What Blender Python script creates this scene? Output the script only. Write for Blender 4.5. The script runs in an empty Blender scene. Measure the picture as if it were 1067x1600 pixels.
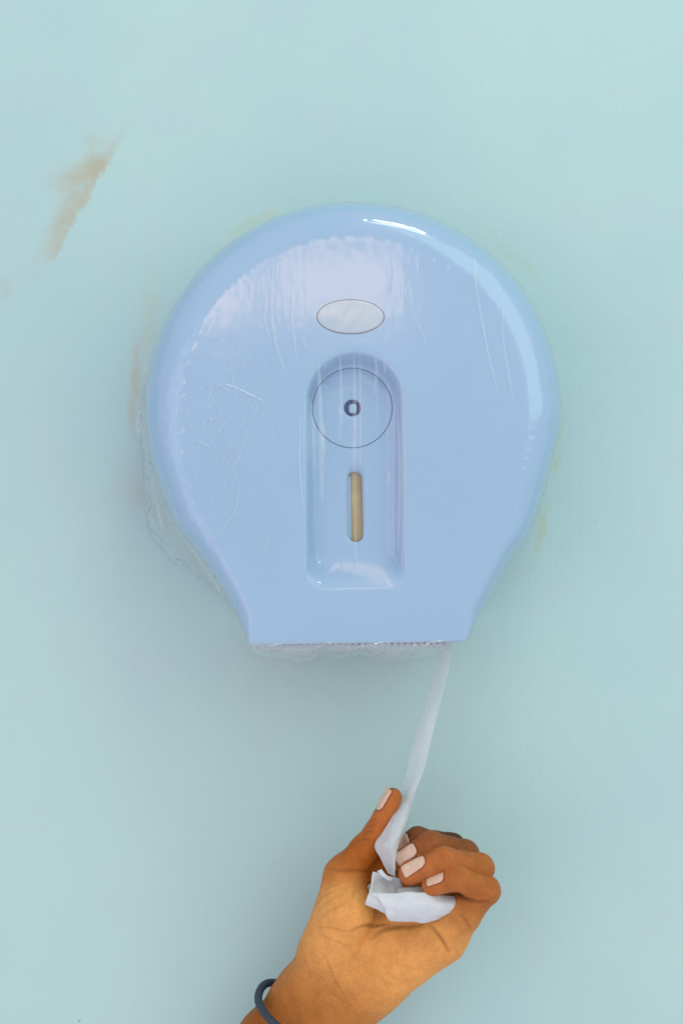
import bpy, bmesh, math, random
import numpy as np
from mathutils import Vector, noise as mnoise
random.seed(4); rng = np.random.default_rng(7)

# ------------------------------------------------------------------ camera, world, lamps
SC = bpy.context.scene
COL = SC.collection
D, MPX = 1100.0, 0.42            # camera distance from the wall (mm), mm per photograph pixel on the wall
cam = bpy.data.cameras.new('camera'); camo = bpy.data.objects.new('camera', cam); COL.objects.link(camo)
camo.location = (0, -D/1000, 0); camo.rotation_euler = (math.radians(90), 0, 0)
cam.sensor_fit = 'VERTICAL'; cam.angle_y = 2*math.atan(800*MPX/D); cam.clip_start = 0.02; cam.clip_end = 50
SC.camera = camo
W = bpy.data.worlds.new('World'); SC.world = W; W.use_nodes = True
bg = W.node_tree.nodes['Background']; bg.inputs[0].default_value = (1.0, 0.925, 1.0, 1); bg.inputs[1].default_value = 0.85

def area(name, loc, target, sx, sy, power, color):
    l = bpy.data.lights.new(name, 'AREA'); l.shape = 'RECTANGLE'; l.size = sx; l.size_y = sy
    l.energy = power; l.color = color
    o = bpy.data.objects.new(name, l); COL.objects.link(o); o.location = loc
    o.rotation_euler = (Vector(target)-Vector(loc)).to_track_quat('-Z', 'Y').to_euler()
    return o
area('ceiling_lamp', (0.46, -1.1, 1.85), (0.1, 0, 0.1), 0.56, 0.22, 6, (0.95, 1.0, 0.86))
area('left_fill_panel', (-1.65, -2.8, -0.6), (-0.1, 0, -0.1), 2.2, 2.8, 12, (0.98, 0.78, 1.0))  # added lilac fill, lifts the wall below the dispenser
area('right_key_panel', (1.55, -2.0, 1.25), (0.1, 0, 0.0), 2.3, 2.5, 20, (0.76, 1.0, 0.84))  # added broad panel, soft greenish light from upper right
area('vent_window', (-0.005, -4.0, 0.67), (-0.005, 0, 0.67), 0.36, 0.21, 0.75, (1.0, 0.60, 0.34))
area('vent_window', (-0.40, -4.0, 0.66), (-0.40, 0, 0.66), 0.25, 0.20, 0.58, (1.0, 0.60, 0.34))
SC.view_settings.view_transform = 'Standard'; SC.view_settings.look = 'None'
SC.view_settings.exposure = 0.0; SC.view_settings.gamma = 1.0
SC.cycles.max_bounces = 10; SC.cycles.transparent_max_bounces = 24
SC.cycles.use_denoising = True

# ------------------------------------------------------------------ helpers
def at(px, py, h):
    """a point measured at photograph pixel px,py standing h mm in front of the wall -> world mm"""
    s = MPX*(1-h/D)
    return np.array([(px-533.5)*s, -h, (800-py)*s])

def ats(pts): return np.array([at(*p) for p in pts])

def catmull(P, n, closed=False):
    P = np.asarray(P, float); m = len(P)
    Q = np.vstack([P[-1], P, P[0], P[1]]) if closed else np.vstack([2*P[0]-P[1], P, 2*P[-1]-P[-2]])
    segs = m if closed else m-1
    out = []
    for i in range(segs):
        p0, p1, p2, p3 = Q[i:i+4]
        t = np.linspace(0, 1, 24, endpoint=False)[:, None]
        out.append(0.5*((2*p1)+(-p0+p2)*t+(2*p0-5*p1+4*p2-p3)*t**2+(-p0+3*p1-3*p2+p3)*t**3))
    out.append((P[0] if closed else P[-1])[None])
    C = np.vstack(out)
    L = np.r_[0, np.cumsum(np.linalg.norm(np.diff(C, axis=0), axis=1))]
    tt = np.linspace(0, L[-1], n+1)[:-1] if closed else np.linspace(0, L[-1], n)
    return np.stack([np.interp(tt, L, C[:, k]) for k in range(C.shape[1])], 1)

def resample(P, n, closed=False):
    P = np.asarray(P, float)
    if closed: P = np.vstack([P, P[:1]])
    L = np.r_[0, np.cumsum(np.linalg.norm(np.diff(P, axis=0), axis=1))]
    tt = np.linspace(0, L[-1], n+1)[:-1] if closed else np.linspace(0, L[-1], n)
    return np.stack([np.interp(tt, L, P[:, k]) for k in range(P.shape[1])], 1)

def mk(name, V, F, mat=None, parent=None, smooth=True, kind=None, origin=None):
    """one mesh object; V in world mm"""
    me = bpy.data.meshes.new(name)
    o = bpy.data.objects.new(name, me); COL.objects.link(o)
    V = np.asarray(V, float)
    org = np.zeros(3)
    if parent is not None:
        o.parent = parent
        p = parent; w = np.zeros(3)
        while p is not None: w += np.array(p.location); p = p.parent
        org = w*1000
    elif origin is not None:
        org = np.asarray(origin, float); o.location = Vector(org/1000)
    me.from_pydata([tuple(v) for v in (V-org)/1000], [], F)
    bm = bmesh.new(); bm.from_mesh(me); bmesh.ops.recalc_face_normals(bm, faces=bm.faces); bm.to_mesh(me); bm.free()
    if smooth: me.polygons.foreach_set('use_smooth', [True]*len(me.polygons))
    if mat: me.materials.append(mat)
    if kind: o['kind'] = kind
    return o

def empty(name, loc_mm):
    o = bpy.data.objects.new(name, None); COL.objects.link(o); o.empty_display_size = 0.02
    o.location = Vector(np.asarray(loc_mm)/1000); return o

def tag(o, label, cat, group=None):
    o['label'] = label; o['category'] = cat
    if group: o['group'] = group
    return o

def loft(loops, closed=True, cap0=False, cap1=False, wrap=False):
    n = len(loops[0]); V = np.vstack(loops); F = []
    R = len(loops)
    for r in range(R if wrap else R-1):
        a = r*n; b = ((r+1) % R)*n
        for i in range(n if closed else n-1):
            j = (i+1) % n
            F.append((a+i, a+j, b+j, b+i))
    if cap0: F.append(tuple(range(n))[::-1])
    if cap1: F.append(tuple((R-1)*n+i for i in range(n)))
    return V, F

def tube(path, r, n=14, closed=False):
    P = np.asarray(path, float); m = len(P); r = np.broadcast_to(r, (m,))
    T = np.roll(P, -1, 0)-np.roll(P, 1, 0) if closed else np.gradient(P, axis=0)
    T /= np.linalg.norm(T, axis=1)[:, None]
    up = np.array([0.13, 0.9, 0.2]); loops = []
    nn = np.cross(T[0], up); nn /= np.linalg.norm(nn)
    for i in range(m):
        nn = nn-T[i]*np.dot(nn, T[i]); nn /= np.linalg.norm(nn); b = np.cross(T[i], nn)
        a = np.linspace(0, 2*np.pi, n, endpoint=False)[:, None]
        loops.append(P[i]+r[i]*(np.cos(a)*nn+np.sin(a)*b))
    return loft(loops, True, not closed, not closed, wrap=closed)

# ------------------------------------------------------------------ materials
def mat(name, color=(.8, .8, .8), rough=.5, **kw):
    m = bpy.data.materials.new(name); m.use_nodes = True
    b = m.node_tree.nodes['Principled BSDF']
    b.inputs['Base Color'].default_value = (*color, 1); b.inputs['Roughness'].default_value = rough
    for k, v in kw.items(): b.inputs[k].default_value = v
    return m
class NT:
    def __init__(s, m): s.t = m.node_tree; s.n = s.t.nodes; s.l = s.t.links; s.b = s.n.get('Principled BSDF')
    def new(s, t, **kw):
        n = s.n.new(t)
        for k, v in kw.items():
            if hasattr(n, k): setattr(n, k, v)
            else: n.inputs[k].default_value = v
        return n
    def link(s, a, b): s.l.new(a, b)
    def math(s, op, a, b=None, clamp=False):
        n = s.n.new('ShaderNodeMath'); n.operation = op; n.use_clamp = clamp
        for i, v in enumerate((a, b)):
            if v is None: continue
            if isinstance(v, (int, float)): n.inputs[i].default_value = v
            else: s.l.new(v, n.inputs[i])
        return n.outputs[0]
    def mix(s, f, a, b):
        n = s.n.new('ShaderNodeMix'); n.data_type = 'RGBA'
        for i, v in ((0, f), (6, a), (7, b)):
            if isinstance(v, (int, float)): n.inputs[i].default_value = v
            elif isinstance(v, tuple): n.inputs[i].default_value = (*v, 1)
            else: s.l.new(v, n.inputs[i])
        return n.outputs[2]
    def noise(s, vec, scale, detail=3, rough=.5):
        n = s.new('ShaderNodeTexNoise'); n.inputs['Scale'].default_value = scale
        n.inputs['Detail'].default_value = detail; n.inputs['Roughness'].default_value = rough
        s.l.new(vec, n.inputs['Vector']); return n.outputs['Fac']
    def ramp(s, f, a, b, va=0.0, vb=1.0):
        n = s.n.new('ShaderNodeMapRange'); n.interpolation_type = 'SMOOTHSTEP'
        s.l.new(f, n.inputs[0]); n.inputs[1].default_value = a; n.inputs[2].default_value = b
        n.inputs[3].default_value = va; n.inputs[4].default_value = vb; return n.outputs[0]
    def bump(s, h, strength, dist):
        n = s.n.new('ShaderNodeBump'); n.inputs['Strength'].default_value = strength; n.inputs['Distance'].default_value = dist
        s.l.new(h, n.inputs['Height']); s.l.new(n.outputs[0], s.b.inputs['Normal']); return n
    def obj(s): return s.n.new('ShaderNodeTexCoord').outputs['Object']
    def mapping(s, vec, loc=(0,0,0), rot=(0,0,0), sc=(1,1,1)):
        n = s.n.new('ShaderNodeMapping'); n.inputs[1].default_value = loc; n.inputs[2].default_value = rot; n.inputs[3].default_value = sc
        s.l.new(vec, n.inputs[0]); return n.outputs[0]

# wall paint with its smears of old glue
def wall_material():
    m = mat('wall_paint', (.42, .60, .58), .62); t = NT(m); o = t.obj()
    big = t.noise(o, 3.2, 3, .5); mid = t.noise(o, 14, 4, .6)
    col = t.mix(t.ramp(big, .35, .65), WALL_A, WALL_B)
    col = t.mix(t.math('MULTIPLY', t.ramp(mid, .45, .75), .25), col, WALL_C)
    # object space is metres on the wall: x right, z up
    wx = t.new('ShaderNodeTexNoise'); wx.inputs['Scale'].default_value = 30; wx.inputs['Detail'].default_value = 5; wx.inputs['Roughness'].default_value = .65
    t.link(o, wx.inputs['Vector'])
    off = t.new('ShaderNodeVectorMath', operation='MULTIPLY_ADD'); t.link(wx.outputs['Color'], off.inputs[0])
    off.inputs[1].default_value = (.026, 0, .026); t.link(o, off.inputs[2])
    wob = t.mapping(off.outputs[0], (-.013, 0, -.013))
    e0, e1 = at(214, 192, 0)/1000, at(60, 440, 0)/1000; ed = (e1-e0)/np.linalg.norm(e1-e0); en = np.array([ed[2], 0, -ed[0]])
    if en[0] > 0: en = -en
    dt = t.new('ShaderNodeVectorMath', operation='DOT_PRODUCT'); t.link(t.mapping(wob, tuple(-e0)), dt.inputs[0]); dt.inputs[1].default_value = tuple(en)
    edge = t.ramp(dt.outputs['Value'], .0, .0035)
    def blob(px, py, rx, ry, ang, strength, color, soft=.0, scuff=False):
        nonlocal col
        c = at(px, py, 0)/1000
        # rotate about y so that the blob's long axis lies at ang
        mp = t.n.new('ShaderNodeMapping'); mp.vector_type = 'TEXTURE'
        mp.inputs[1].default_value = (c[0], 0, c[2]); mp.inputs[2].default_value = (0, math.radians(-ang), 0)
        mp.inputs[3].default_value = (rx*MPX/1000, 1, ry*MPX/1000); t.link(wob, mp.inputs[0])
        ln = t.new('ShaderNodeVectorMath', operation='LENGTH')
        fl = t.new('ShaderNodeVectorMath', operation='MULTIPLY'); fl.inputs[1].default_value = (1, 0, 1)
        t.link(mp.outputs[0], fl.inputs[0]); t.link(fl.outputs[0], ln.inputs[0])
        f = t.ramp(ln.outputs['Value'], 1.0, soft, 0, strength*.8)
        gr = t.ramp(t.noise(o, 55, 4, .7), .3, .62, .25, 1)
        col = t.mix(t.math('MULTIPLY', t.math('MULTIPLY', f, edge) if scuff else f, gr), col, color)
    brown = (.42, .41, .29)
    for q in ((146, 262, 62, 44, 58, 1.0), (118, 300, 74, 46, 60, .95), (100, 350, 66, 36, 57, .95), (78, 398, 60, 30, 57, .7), (186, 222, 50, 22, 58, .55),
              (92, 276, 50, 34, 20, .6), (140, 222, 22, 14, 0, .6), (56, 440, 44, 22, 58, .45)): blob(q[0]+7, *q[1:], brown, scuff=True)
    blob(12, 450, 18, 30, 0, .4, brown); blob(222, 600, 34, 150, 0, .45, (.46, .47, .36)); blob(205, 760, 60, 70, 0, .35, (.46, .48, .40))
    blob(214, 590, 12, 62, 0, .8, (.44, .39, .25)); blob(204, 650, 12, 44, 0, .6, (.42, .39, .26))
    blob(232, 480, 16, 130, 0, .35, (.45, .50, .28)); blob(395, 350, 110, 12, 33, .45, (.47, .52, .28))
    blob(842, 830, 14, 95, -14, .55, (.43, .46, .20)); blob(874, 700, 9, 90, -3, .6, (.45, .50, .25)); blob(800, 400, 90, 14, -48, .35, (.46, .52, .30))
    blob(240, 790, 70, 24, -62, .5, (.40, .41, .28)); blob(330, 900, 120, 22, -50, .4, (.43, .44, .32))
    # tiny specks
    vo = t.new('ShaderNodeTexVoronoi'); vo.inputs['Scale'].default_value = 46; t.link(o, vo.inputs['Vector'])
    sp = t.ramp(vo.outputs['Distance'], .075, .03); keep = t.ramp(t.noise(o, 9.3, 1), .60, .66)
    col = t.mix(t.math('MULTIPLY', t.math('MULTIPLY', sp, keep), .5), col, (.16, .20, .20))
    t.link(col, t.b.inputs['Base Color'])
    st = t.mapping(o, sc=(150, 1, 9)); brush = t.noise(st, 1, 4, .6)
    roller = t.noise(o, 260, 3, .6); und = t.noise(o, 22, 3, .5)
    h = t.math('ADD', t.math('MULTIPLY', brush, .5), t.math('ADD', t.math('MULTIPLY', roller, .35), t.math('MULTIPLY', und, 1.6)))
    t.bump(h, .45, .0011)
    t.b.inputs['Specular IOR Level'].default_value = .35
    return m
WALL_A, WALL_B, WALL_C = (.39, .595, .60), (.43, .64, .615), (.44, .555, .605)

def plastic_material():
    m = mat('lavender_plastic', (.40, .52, .74), .16); t = NT(m); o = t.obj()
    n = t.noise(o, 14, 3, .5)
    t.link(t.mix(t.ramp(n, .3, .7), (.285, .48, .675), (.305, .495, .695)), t.b.inputs['Base Color'])
    t.link(t.ramp(t.noise(o, 60, 4, .6), .3, .7, .09, .14), t.b.inputs['Roughness'])
    t.bump(t.noise(o, 18, 2, .5), .10, .0012)
    return m

def film_material(haze, name='clear_film'):
    m = bpy.data.materials.new(name); m.use_nodes = True; t = NT(m); t.n.remove(t.b); t.b = None
    o = t.obj()
    bumpn = t.n.new('ShaderNodeBump'); bumpn.inputs['Strength'].default_value = .22; bumpn.inputs['Distance'].default_value = .0016
    st = t.mapping(o, sc=(120, 60, 34))
    dn = t.new('ShaderNodeTexNoise'); dn.inputs['Scale'].default_value = 30; t.link(o, dn.inputs['Vector'])
    wv = t.new('ShaderNodeVectorMath', operation='MULTIPLY_ADD'); t.link(dn.outputs['Color'], wv.inputs[0]); wv.inputs[1].default_value = (.010, .010, .010); t.link(o, wv.inputs[2])
    rg = t.noise(t.mapping(wv.outputs[0], rot=(0, .5, 0), sc=(90, 50, 22)), 1, 1, .5)
    rid = t.math('POWER', t.math('SUBTRACT', 1.0, t.math('MULTIPLY', t.math('ABSOLUTE', t.math('SUBTRACT', rg, .5)), 2.0)), 26.0)
    lm = t.n.new('ShaderNodeSeparateXYZ'); t.link(o, lm.inputs[0])
    lmask = t.math('MULTIPLY', t.ramp(lm.outputs[0], -.02, -.075, .05, 1.0), t.ramp(lm.outputs[2], .21, .15, .08, 1.0))
    h = t.math('ADD', t.math('MULTIPLY', t.noise(st, 1, 3, .55), .2), t.math('MULTIPLY', rid, t.math('MULTIPLY', lmask, 0.10)))
    t.link(h, bumpn.inputs['Height'])
    lw = t.n.new('ShaderNodeLayerWeight'); lw.inputs[0].default_value = .5; t.link(bumpn.outputs[0], lw.inputs['Normal'])
    fres = t.math('ADD', t.math('MULTIPLY', t.math('POWER', lw.outputs['Facing'], 5.0), .9), .055, True)     # both sides of a thin film reflect
    gl = t.n.new('ShaderNodeBsdfGlossy'); gl.inputs['Roughness'].default_value = .08; gl.inputs['Color'].default_value = (.97, .98, 1, 1)
    t.link(bumpn.outputs[0], gl.inputs['Normal'])
    tr = t.n.new('ShaderNodeBsdfTransparent'); tr.inputs[0].default_value = (.985, .99, .985, 1)
    tl = t.n.new('ShaderNodeBsdfTranslucent'); tl.inputs[0].default_value = (.85, .88, .9, 1)
    df = t.n.new('ShaderNodeBsdfDiffuse'); df.inputs[0].default_value = (.85, .88, .9, 1)
    hz = t.n.new('ShaderNodeMixShader'); hz.inputs[0].default_value = .4; t.link(df.outputs[0], hz.inputs[1]); t.link(tl.outputs[0], hz.inputs[2])
    m1 = t.n.new('ShaderNodeMixShader'); m1.inputs[0].default_value = haze; t.link(tr.outputs[0], m1.inputs[1]); t.link(hz.outputs[0], m1.inputs[2])
    m2 = t.n.new('ShaderNodeMixShader'); t.link(fres, m2.inputs[0])
    t.link(m1.outputs[0], m2.inputs[1]); t.link(gl.outputs[0], m2.inputs[2])
    t.link(m2.outputs[0], t.n['Material Output'].inputs[0])
    return m

def paper_material(name='tissue_paper', clear=0.0):
    m = mat(name, (.80, .82, .83), .85); t = NT(m); o = t.obj()
    n = t.noise(o, 900, 2, .6); ev = t.new('ShaderNodeTexVoronoi'); ev.inputs['Scale'].default_value = 520; t.link(o, ev.inputs['Vector']); emb = t.ramp(ev.outputs['Distance'], .15, .5)
    t.link(t.mix(t.ramp(t.noise(o, 60, 3), .3, .7), (.78, .88, .92), (.84, .91, .94)), t.b.inputs['Base Color'])
    t.bump(t.math('ADD', n, emb), .35, .0004)
    t.b.inputs['Specular IOR Level'].default_value = .1
    tl = t.n.new('ShaderNodeBsdfTranslucent'); tl.inputs[0].default_value = (.80, .82, .82, 1)
    mx = t.n.new('ShaderNodeMixShader'); mx.inputs[0].default_value = .35
    t.link(t.b.outputs[0], mx.inputs[1]); t.link(tl.outputs[0], mx.inputs[2])
    tp = t.n.new('ShaderNodeBsdfTransparent'); my = t.n.new('ShaderNodeMixShader'); my.inputs[0].default_value = clear      # thin tissue lets some light straight through
    t.link(mx.outputs[0], my.inputs[1]); t.link(tp.outputs[0], my.inputs[2]); t.link(my.outputs[0], t.n['Material Output'].inputs[0])
    return m

def skin_material():
    m = mat('brown_skin', (.4, .2, .08), .48); t = NT(m); o = t.obj()
    a = t.new('ShaderNodeVertexColor', layer_name='pigment_shade')
    mott = t.ramp(t.noise(o, 130, 4, .65), .3, .7, .90, 1.08)
    fine = t.ramp(t.noise(o, 700, 2, .6), .3, .7, .95, 1.05)
    sc = t.new('ShaderNodeVectorMath', operation='SCALE'); t.link(a.outputs[0], sc.inputs[0]); t.link(t.math('MULTIPLY', mott, fine), sc.inputs['Scale'])
    t.link(sc.outputs[0], t.b.inputs['Base Color'])
    vo = t.new('ShaderNodeTexVoronoi'); vo.inputs['Scale'].default_value = 900; t.link(o, vo.inputs['Vector'])
    ln = t.noise(t.mapping(o, rot=(0, .7, 0), sc=(260, 200, 1100)), 1, 3, .6)
    t.bump(t.math('ADD', t.math('MULTIPLY', vo.outputs['Distance'], .5), ln), .5, .0007)
    t.b.inputs['Subsurface Weight'].default_value = .12; t.b.inputs['Subsurface Radius'].default_value = (1, .4, .2); t.b.inputs['Subsurface Scale'].default_value = .003
    t.b.inputs['Specular IOR Level'].default_value = .15
    t.link(t.ramp(t.noise(o, 300, 3), .3, .7, .42, .56), t.b.inputs['Roughness'])
    return m

M_wall = wall_material(); M_cover = plastic_material(); M_film = film_material(.045); M_flap = film_material(.11, 'folded_film'); M_side = film_material(.10, 'loose_film'); M_crease = film_material(.14, 'pinched_film'); M_paper = paper_material(); M_thin = paper_material('thin_tissue', .50); M_skin = skin_material()
M_badge = mat('badge_plastic', (.5, .58, .64), .2)
M_dark = mat('keyhole_blue', (.10, .20, .42), .3); M_base = mat('base_grey', (.45, .48, .52), .5)
M_tooth = mat('tear_bar_plastic', (.42, .52, .70), .3)
def simple_noise(m, ca, cb, scale, bump=0.0):
    t = NT(m); o = t.obj(); t.link(t.mix(t.ramp(t.noise(o, scale, 3), .3, .7), ca, cb), t.b.inputs['Base Color'])
    if bump: t.bump(t.noise(o, scale*4, 3), bump, .0005)
    return m
simple_noise(M_badge, (.38, .52, .63), (.42, .55, .65), 60); simple_noise(M_dark, (.03, .10, .32), (.05, .14, .38), 300); simple_noise(M_base, (.42, .46, .52), (.48, .52, .58), 40)
simple_noise(M_tooth, (.34, .42, .49), (.42, .49, .54), 80)
M_roll = simple_noise(mat('shaded_tan_paper', (.5, .42, .25), .9), (.40, .31, .13), (.49, .38, .18), 120, .3)  # tan carries the warm shade lying on white roll paper
M_core = simple_noise(mat('cardboard', (.32, .22, .12), .9), (.28, .19, .10), (.36, .25, .14), 90, .3)
M_nail = simple_noise(mat('nail', (.75, .55, .42), .2), (.62, .42, .30), (.70, .51, .39), 190)
M_nail.node_tree.nodes['Principled BSDF'].inputs['Subsurface Weight'].default_value = .15
M_nail.node_tree.nodes['Principled BSDF'].inputs['Subsurface Scale'].default_value = .002
M_band = simple_noise(mat('dark_elastic', (.02, .03, .05), .6), (.016, .028, .045), (.03, .05, .075), 900, .6)

# ------------------------------------------------------------------ the wall
nx = 24; xs = np.linspace(-1900, 1900, nx); zs = np.linspace(-1500, 1700, nx)
V = [(x, 0, z) for z in zs for x in xs]
F = [(r*nx+c, r*nx+c+1, (r+1)*nx+c+1, (r+1)*nx+c) for r in range(nx-1) for c in range(nx-1)]
wall = mk('wall', V, F, M_wall, kind='structure')
wall['label'] = 'pale mint painted wall with brown smears'

# ------------------------------------------------------------------ the dispenser
HS, HF = 70.0, 102.0              # height of the widest rim and of the flat face above the wall (mm)
DEP = 13.0                        # recess depth
root = empty('toilet_paper_dispenser', at(551, 640, 0))
tag(root, 'round lavender blue plastic toilet paper dispenser mounted on the wall', 'dispenser')
N = 480; NB = 72
left = [(390, 1008), (379, 977), (361, 938), (334, 893), (304, 852), (274, 808)]
arc = [(551.5+320*math.cos(math.radians(a)), 640-320*math.sin(math.radians(a))) for a in np.arange(198, -17, -12)]
right = [(828, 820), (797, 868), (770, 915), (749, 958), (733, 994), (727, 1003)]
side = catmull(left+arc+right, N-NB)
bot = np.linspace(side[-1], side[0], NB+2)[1:-1]
OUT = np.vstack([side, bot])                                 # clockwise in the picture from bottom-left corner
def px2(P, h): s = MPX*(1-h/D); return np.stack([(P[:, 0]-533.5)*s, (800-P[:, 1])*s], 1)     # -> (x, z) mm
O2 = px2(OUT, HS)
def inward(P):
    T = np.roll(P, -1, 0)-np.roll(P, 1, 0); T /= np.linalg.norm(T, axis=1)[:, None]
    return np.stack([T[:, 1], -T[:, 0]], 1)                   # clockwise loop (z up): right side is inside
IN = inward(O2)
zc = O2[:, 1]
isb = np.arange(N) >= N-NB
fall = np.clip((px2(np.array([[0, 640.]]), HS)[0, 1]-zc)/120, 0, 1)   # 0 above the centre, 1 at the lower edge
wsh = 25-14*fall
dcorner = np.minimum(np.linalg.norm(O2-O2[0], axis=1), np.linalg.norm(O2-O2[N-NB-1], axis=1))
k = np.clip(dcorner/22, 0, 1); k = k*k*(3-2*k)
wsh = np.where(isb, 1.6, 1.6+(wsh-1.6)*k)
hsh = np.where(isb, 2.0, 2.0+(HF-HS-2.0)*np.clip(dcorner/40, 0, 1)**.7)          # shoulder height
INs = IN.copy()
for _ in range(6): INs = (np.roll(INs, 1, 0)+INs+np.roll(INs, -1, 0))/3
INs /= np.linalg.norm(INs, axis=1)[:, None]
# the straight lower lip is drawn where the face stands, not at the rim
lip = px2(OUT, HF)
bl = np.where(isb, 1.0, 1-np.clip(dcorner/40, 0, 1)); O2 = O2*(1-bl[:, None])+lip*bl[:, None]

def L3(P2, h): return np.stack([P2[:, 0], -np.broadcast_to(h, (len(P2),)), P2[:, 1]], 1)
def rounded(pts_corner): return np.array(pts_corner)
def stadium_loop(n, fx, top_y, bot_y, hw_top, hw_bot, rtop, rbot, shift=0):
    """closed loop from bottom-left, clockwise: left side up, arch, right side down, bottom"""
    P = []
    cx_b, cx_t = fx+shift, fx
    for a in np.linspace(270, 180, 10): P.append((cx_b-hw_bot+rbot+rbot*math.cos(math.radians(a)), bot_y-rbot-rbot*math.sin(math.radians(a))))
    for a in np.linspace(180, 0, 60):
        P.append((cx_t+hw_top*math.cos(math.radians(a)), top_y+rtop-rtop*math.sin(math.radians(a))))
    for a in np.linspace(0, -90, 10): P.append((cx_b+hw_bot-rbot+rbot*math.cos(math.radians(a)), bot_y-rbot-rbot*math.sin(math.radians(a))))
    P = np.array(P); P = resample(P, n, True)
    return P
REC = px2(stadium_loop(N, 554, 549, 922, 76, 78, 76, 26, 2), HF)
FLO = px2(stadium_loop(N, 552, 573, 868, 65.5, 61, 65.5, 8, 2), HF-DEP)
SLO = px2(stadium_loop(N, 554, 737, 847, 11.5, 11.5, 11.5, 11.4, 2), HF-DEP)

def cover_loops():
    Ls = []
    back = np.where(isb, HF-16, 3.0); back = np.where(isb, back, 3+(HF-16-3)*np.clip(1-dcorner/10, 0, 1))
    flare = np.where(isb, 0, 1.5*np.clip(dcorner/30, 0, 1))
    top = HF-hsh
    for t_ in (0, .25, .5, .75, .92):
        Ls.append(L3(O2-INs*(flare*(1-t_))[:, None], back+(top-back)*t_))
    for a in np.linspace(0, 90, 19):
        a = math.radians(a)
        # superellipse keeps the shoulder full
        ca, sa = math.cos(a)**.92, math.sin(a)**.92
        Ls.append(L3(O2+INs*(wsh*(1-ca))[:, None], top+hsh*sa-1.6*0))
    E = O2+INs*wsh[:, None]
    for s in np.linspace(0, 1, 22)[1:]:
        Ls.append(L3(E*(1-s)+REC*s, HF+1.2*math.sin(math.pi*min(1, s*1.0))*0))
    for t_ in np.linspace(0, 1, 13)[1:]:
        sm = t_*t_*(3-2*t_)
        Ls.append(L3(REC*(1-t_)+FLO*t_, HF-DEP*sm))
    for s in np.linspace(0, 1, 7)[1:]:
        Ls.append(L3(FLO*(1-s)+SLO*s, HF-DEP))
    Ls.append(L3(SLO, HF-DEP-2.4))
    return Ls
Vc, Fc = loft(cover_loops(), True)
cover = mk('cover', Vc, Fc, M_cover, root)

def disc_loop(cx, cy, rx, ry, h, n=128):
    a = np.linspace(0, 2*np.pi, n, endpoint=False)
    c = at(cx, cy, h); s = MPX*(1-h/D)
    return np.stack([c[0]+rx*s*np.cos(a), np.full(n, -h), c[2]+ry*s*np.sin(a)], 1)
def cut(cx, cy, rx, ry, h, depth):
    """an opening through a flat area of the cover, with a short inner wall"""
    from mathutils.geometry import delaunay_2d_cdt
    org = np.array(root.location); loop = disc_loop(cx, cy, rx, ry, h)/1000-org
    c = loop.mean(0); s = MPX*(1-h/D)/1000; yl = c[1]
    bm = bmesh.new(); bm.from_mesh(cover.data)
    def inside(v): return ((v.co.x-c[0])/(rx*s+.0006))**2+((v.co.z-c[2])/(ry*s+.0006))**2 < 1
    # a face may span the rim without a vertex inside it, so its edge midpoints count too
    def near(f):
        if any(abs(v.co.y-yl) > 2e-5 for v in f.verts): return False
        q = [v.co for v in f.verts]; n = len(q)
        pts = [q[i].lerp(q[(i+1) % n], k/6) for i in range(n) for k in range(6)]
        return any(((p.x-c[0])/(rx*s+.0006))**2+((p.z-c[2])/(ry*s+.0006))**2 < 1 for p in pts)
    dead = [f for f in bm.faces if near(f)]
    edges = {}
    for f in dead:
        for e in f.edges: edges[e] = edges.get(e, 0)+1
    bverts = []; vid = {}; bed = []
    for e, k in edges.items():
        if k == 1:
            for v in e.verts:
                if v not in vid: vid[v] = len(bverts); bverts.append(v)
            bed.append((vid[e.verts[0]], vid[e.verts[1]]))
    inner = set(v for f in dead for v in f.verts)-set(bverts)
    nb = len(bverts); lv = [bm.verts.new(tuple(p)) for p in loop]
    allv = bverts+lv; n = len(lv)
    ed = bed+[(nb+i, nb+(i+1) % n) for i in range(n)]
    co, _, fc, ov, _, _ = delaunay_2d_cdt([Vector((v.co.x, v.co.z)) for v in allv], ed, [], 0, 1e-7)
    bmesh.ops.delete(bm, geom=dead, context='FACES_ONLY')
    for v in inner: bm.verts.remove(v)
    segs = [(Vector((allv[i].co.x, allv[i].co.z)), Vector((allv[j].co.x, allv[j].co.z))) for i, j in bed]
    def in_boundary(p):
        k = 0
        for q, r in segs:
            if (q.y > p.y) != (r.y > p.y) and p.x < (r.x-q.x)*(p.y-q.y)/(r.y-q.y)+q.x: k += 1
        return k % 2 == 1
    for f in fc:
        m = sum((co[i] for i in f), Vector((0, 0)))/len(f)
        if ((m.x-c[0])/(rx*s))**2+((m.y-c[2])/(ry*s))**2 < .9999 or not in_boundary(m): continue
        vs = [allv[ov[i][0]] for i in f]
        try: bm.faces.new(vs)
        except ValueError: pass
    low = [bm.verts.new((v.co.x, v.co.y+depth/1000, v.co.z)) for v in lv]
    for i in range(n): bm.faces.new((lv[i], lv[(i+1) % n], low[(i+1) % n], low[i]))
    bm.edges.ensure_lookup_table()
    bmesh.ops.recalc_face_normals(bm, faces=bm.faces)
    # outward: the face must look at the room
    big = max(bm.faces, key=lambda f: f.calc_area() if abs(f.normal.y) > .9 else 0)
    if big.normal.y > 0: bmesh.ops.reverse_faces(bm, faces=bm.faces)
    for f in bm.faces: f.smooth = True
    for l in (lv, ):
        for i in range(n):
            e = bm.edges.get((l[i], l[(i+1) % n])); e.smooth = False
    bm.to_mesh(cover.data); bm.free()
LOCK = (550.5, 637.5, 62.0); BADGE = (547.5, 495, 52, 26.5)
cut(LOCK[0], LOCK[1], LOCK[2]+.8, LOCK[2]+.8, HF-DEP, 2.4)
cut(BADGE[0], BADGE[1], BADGE[2]+.9, BADGE[3]+.9, HF, 2.4)

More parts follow.
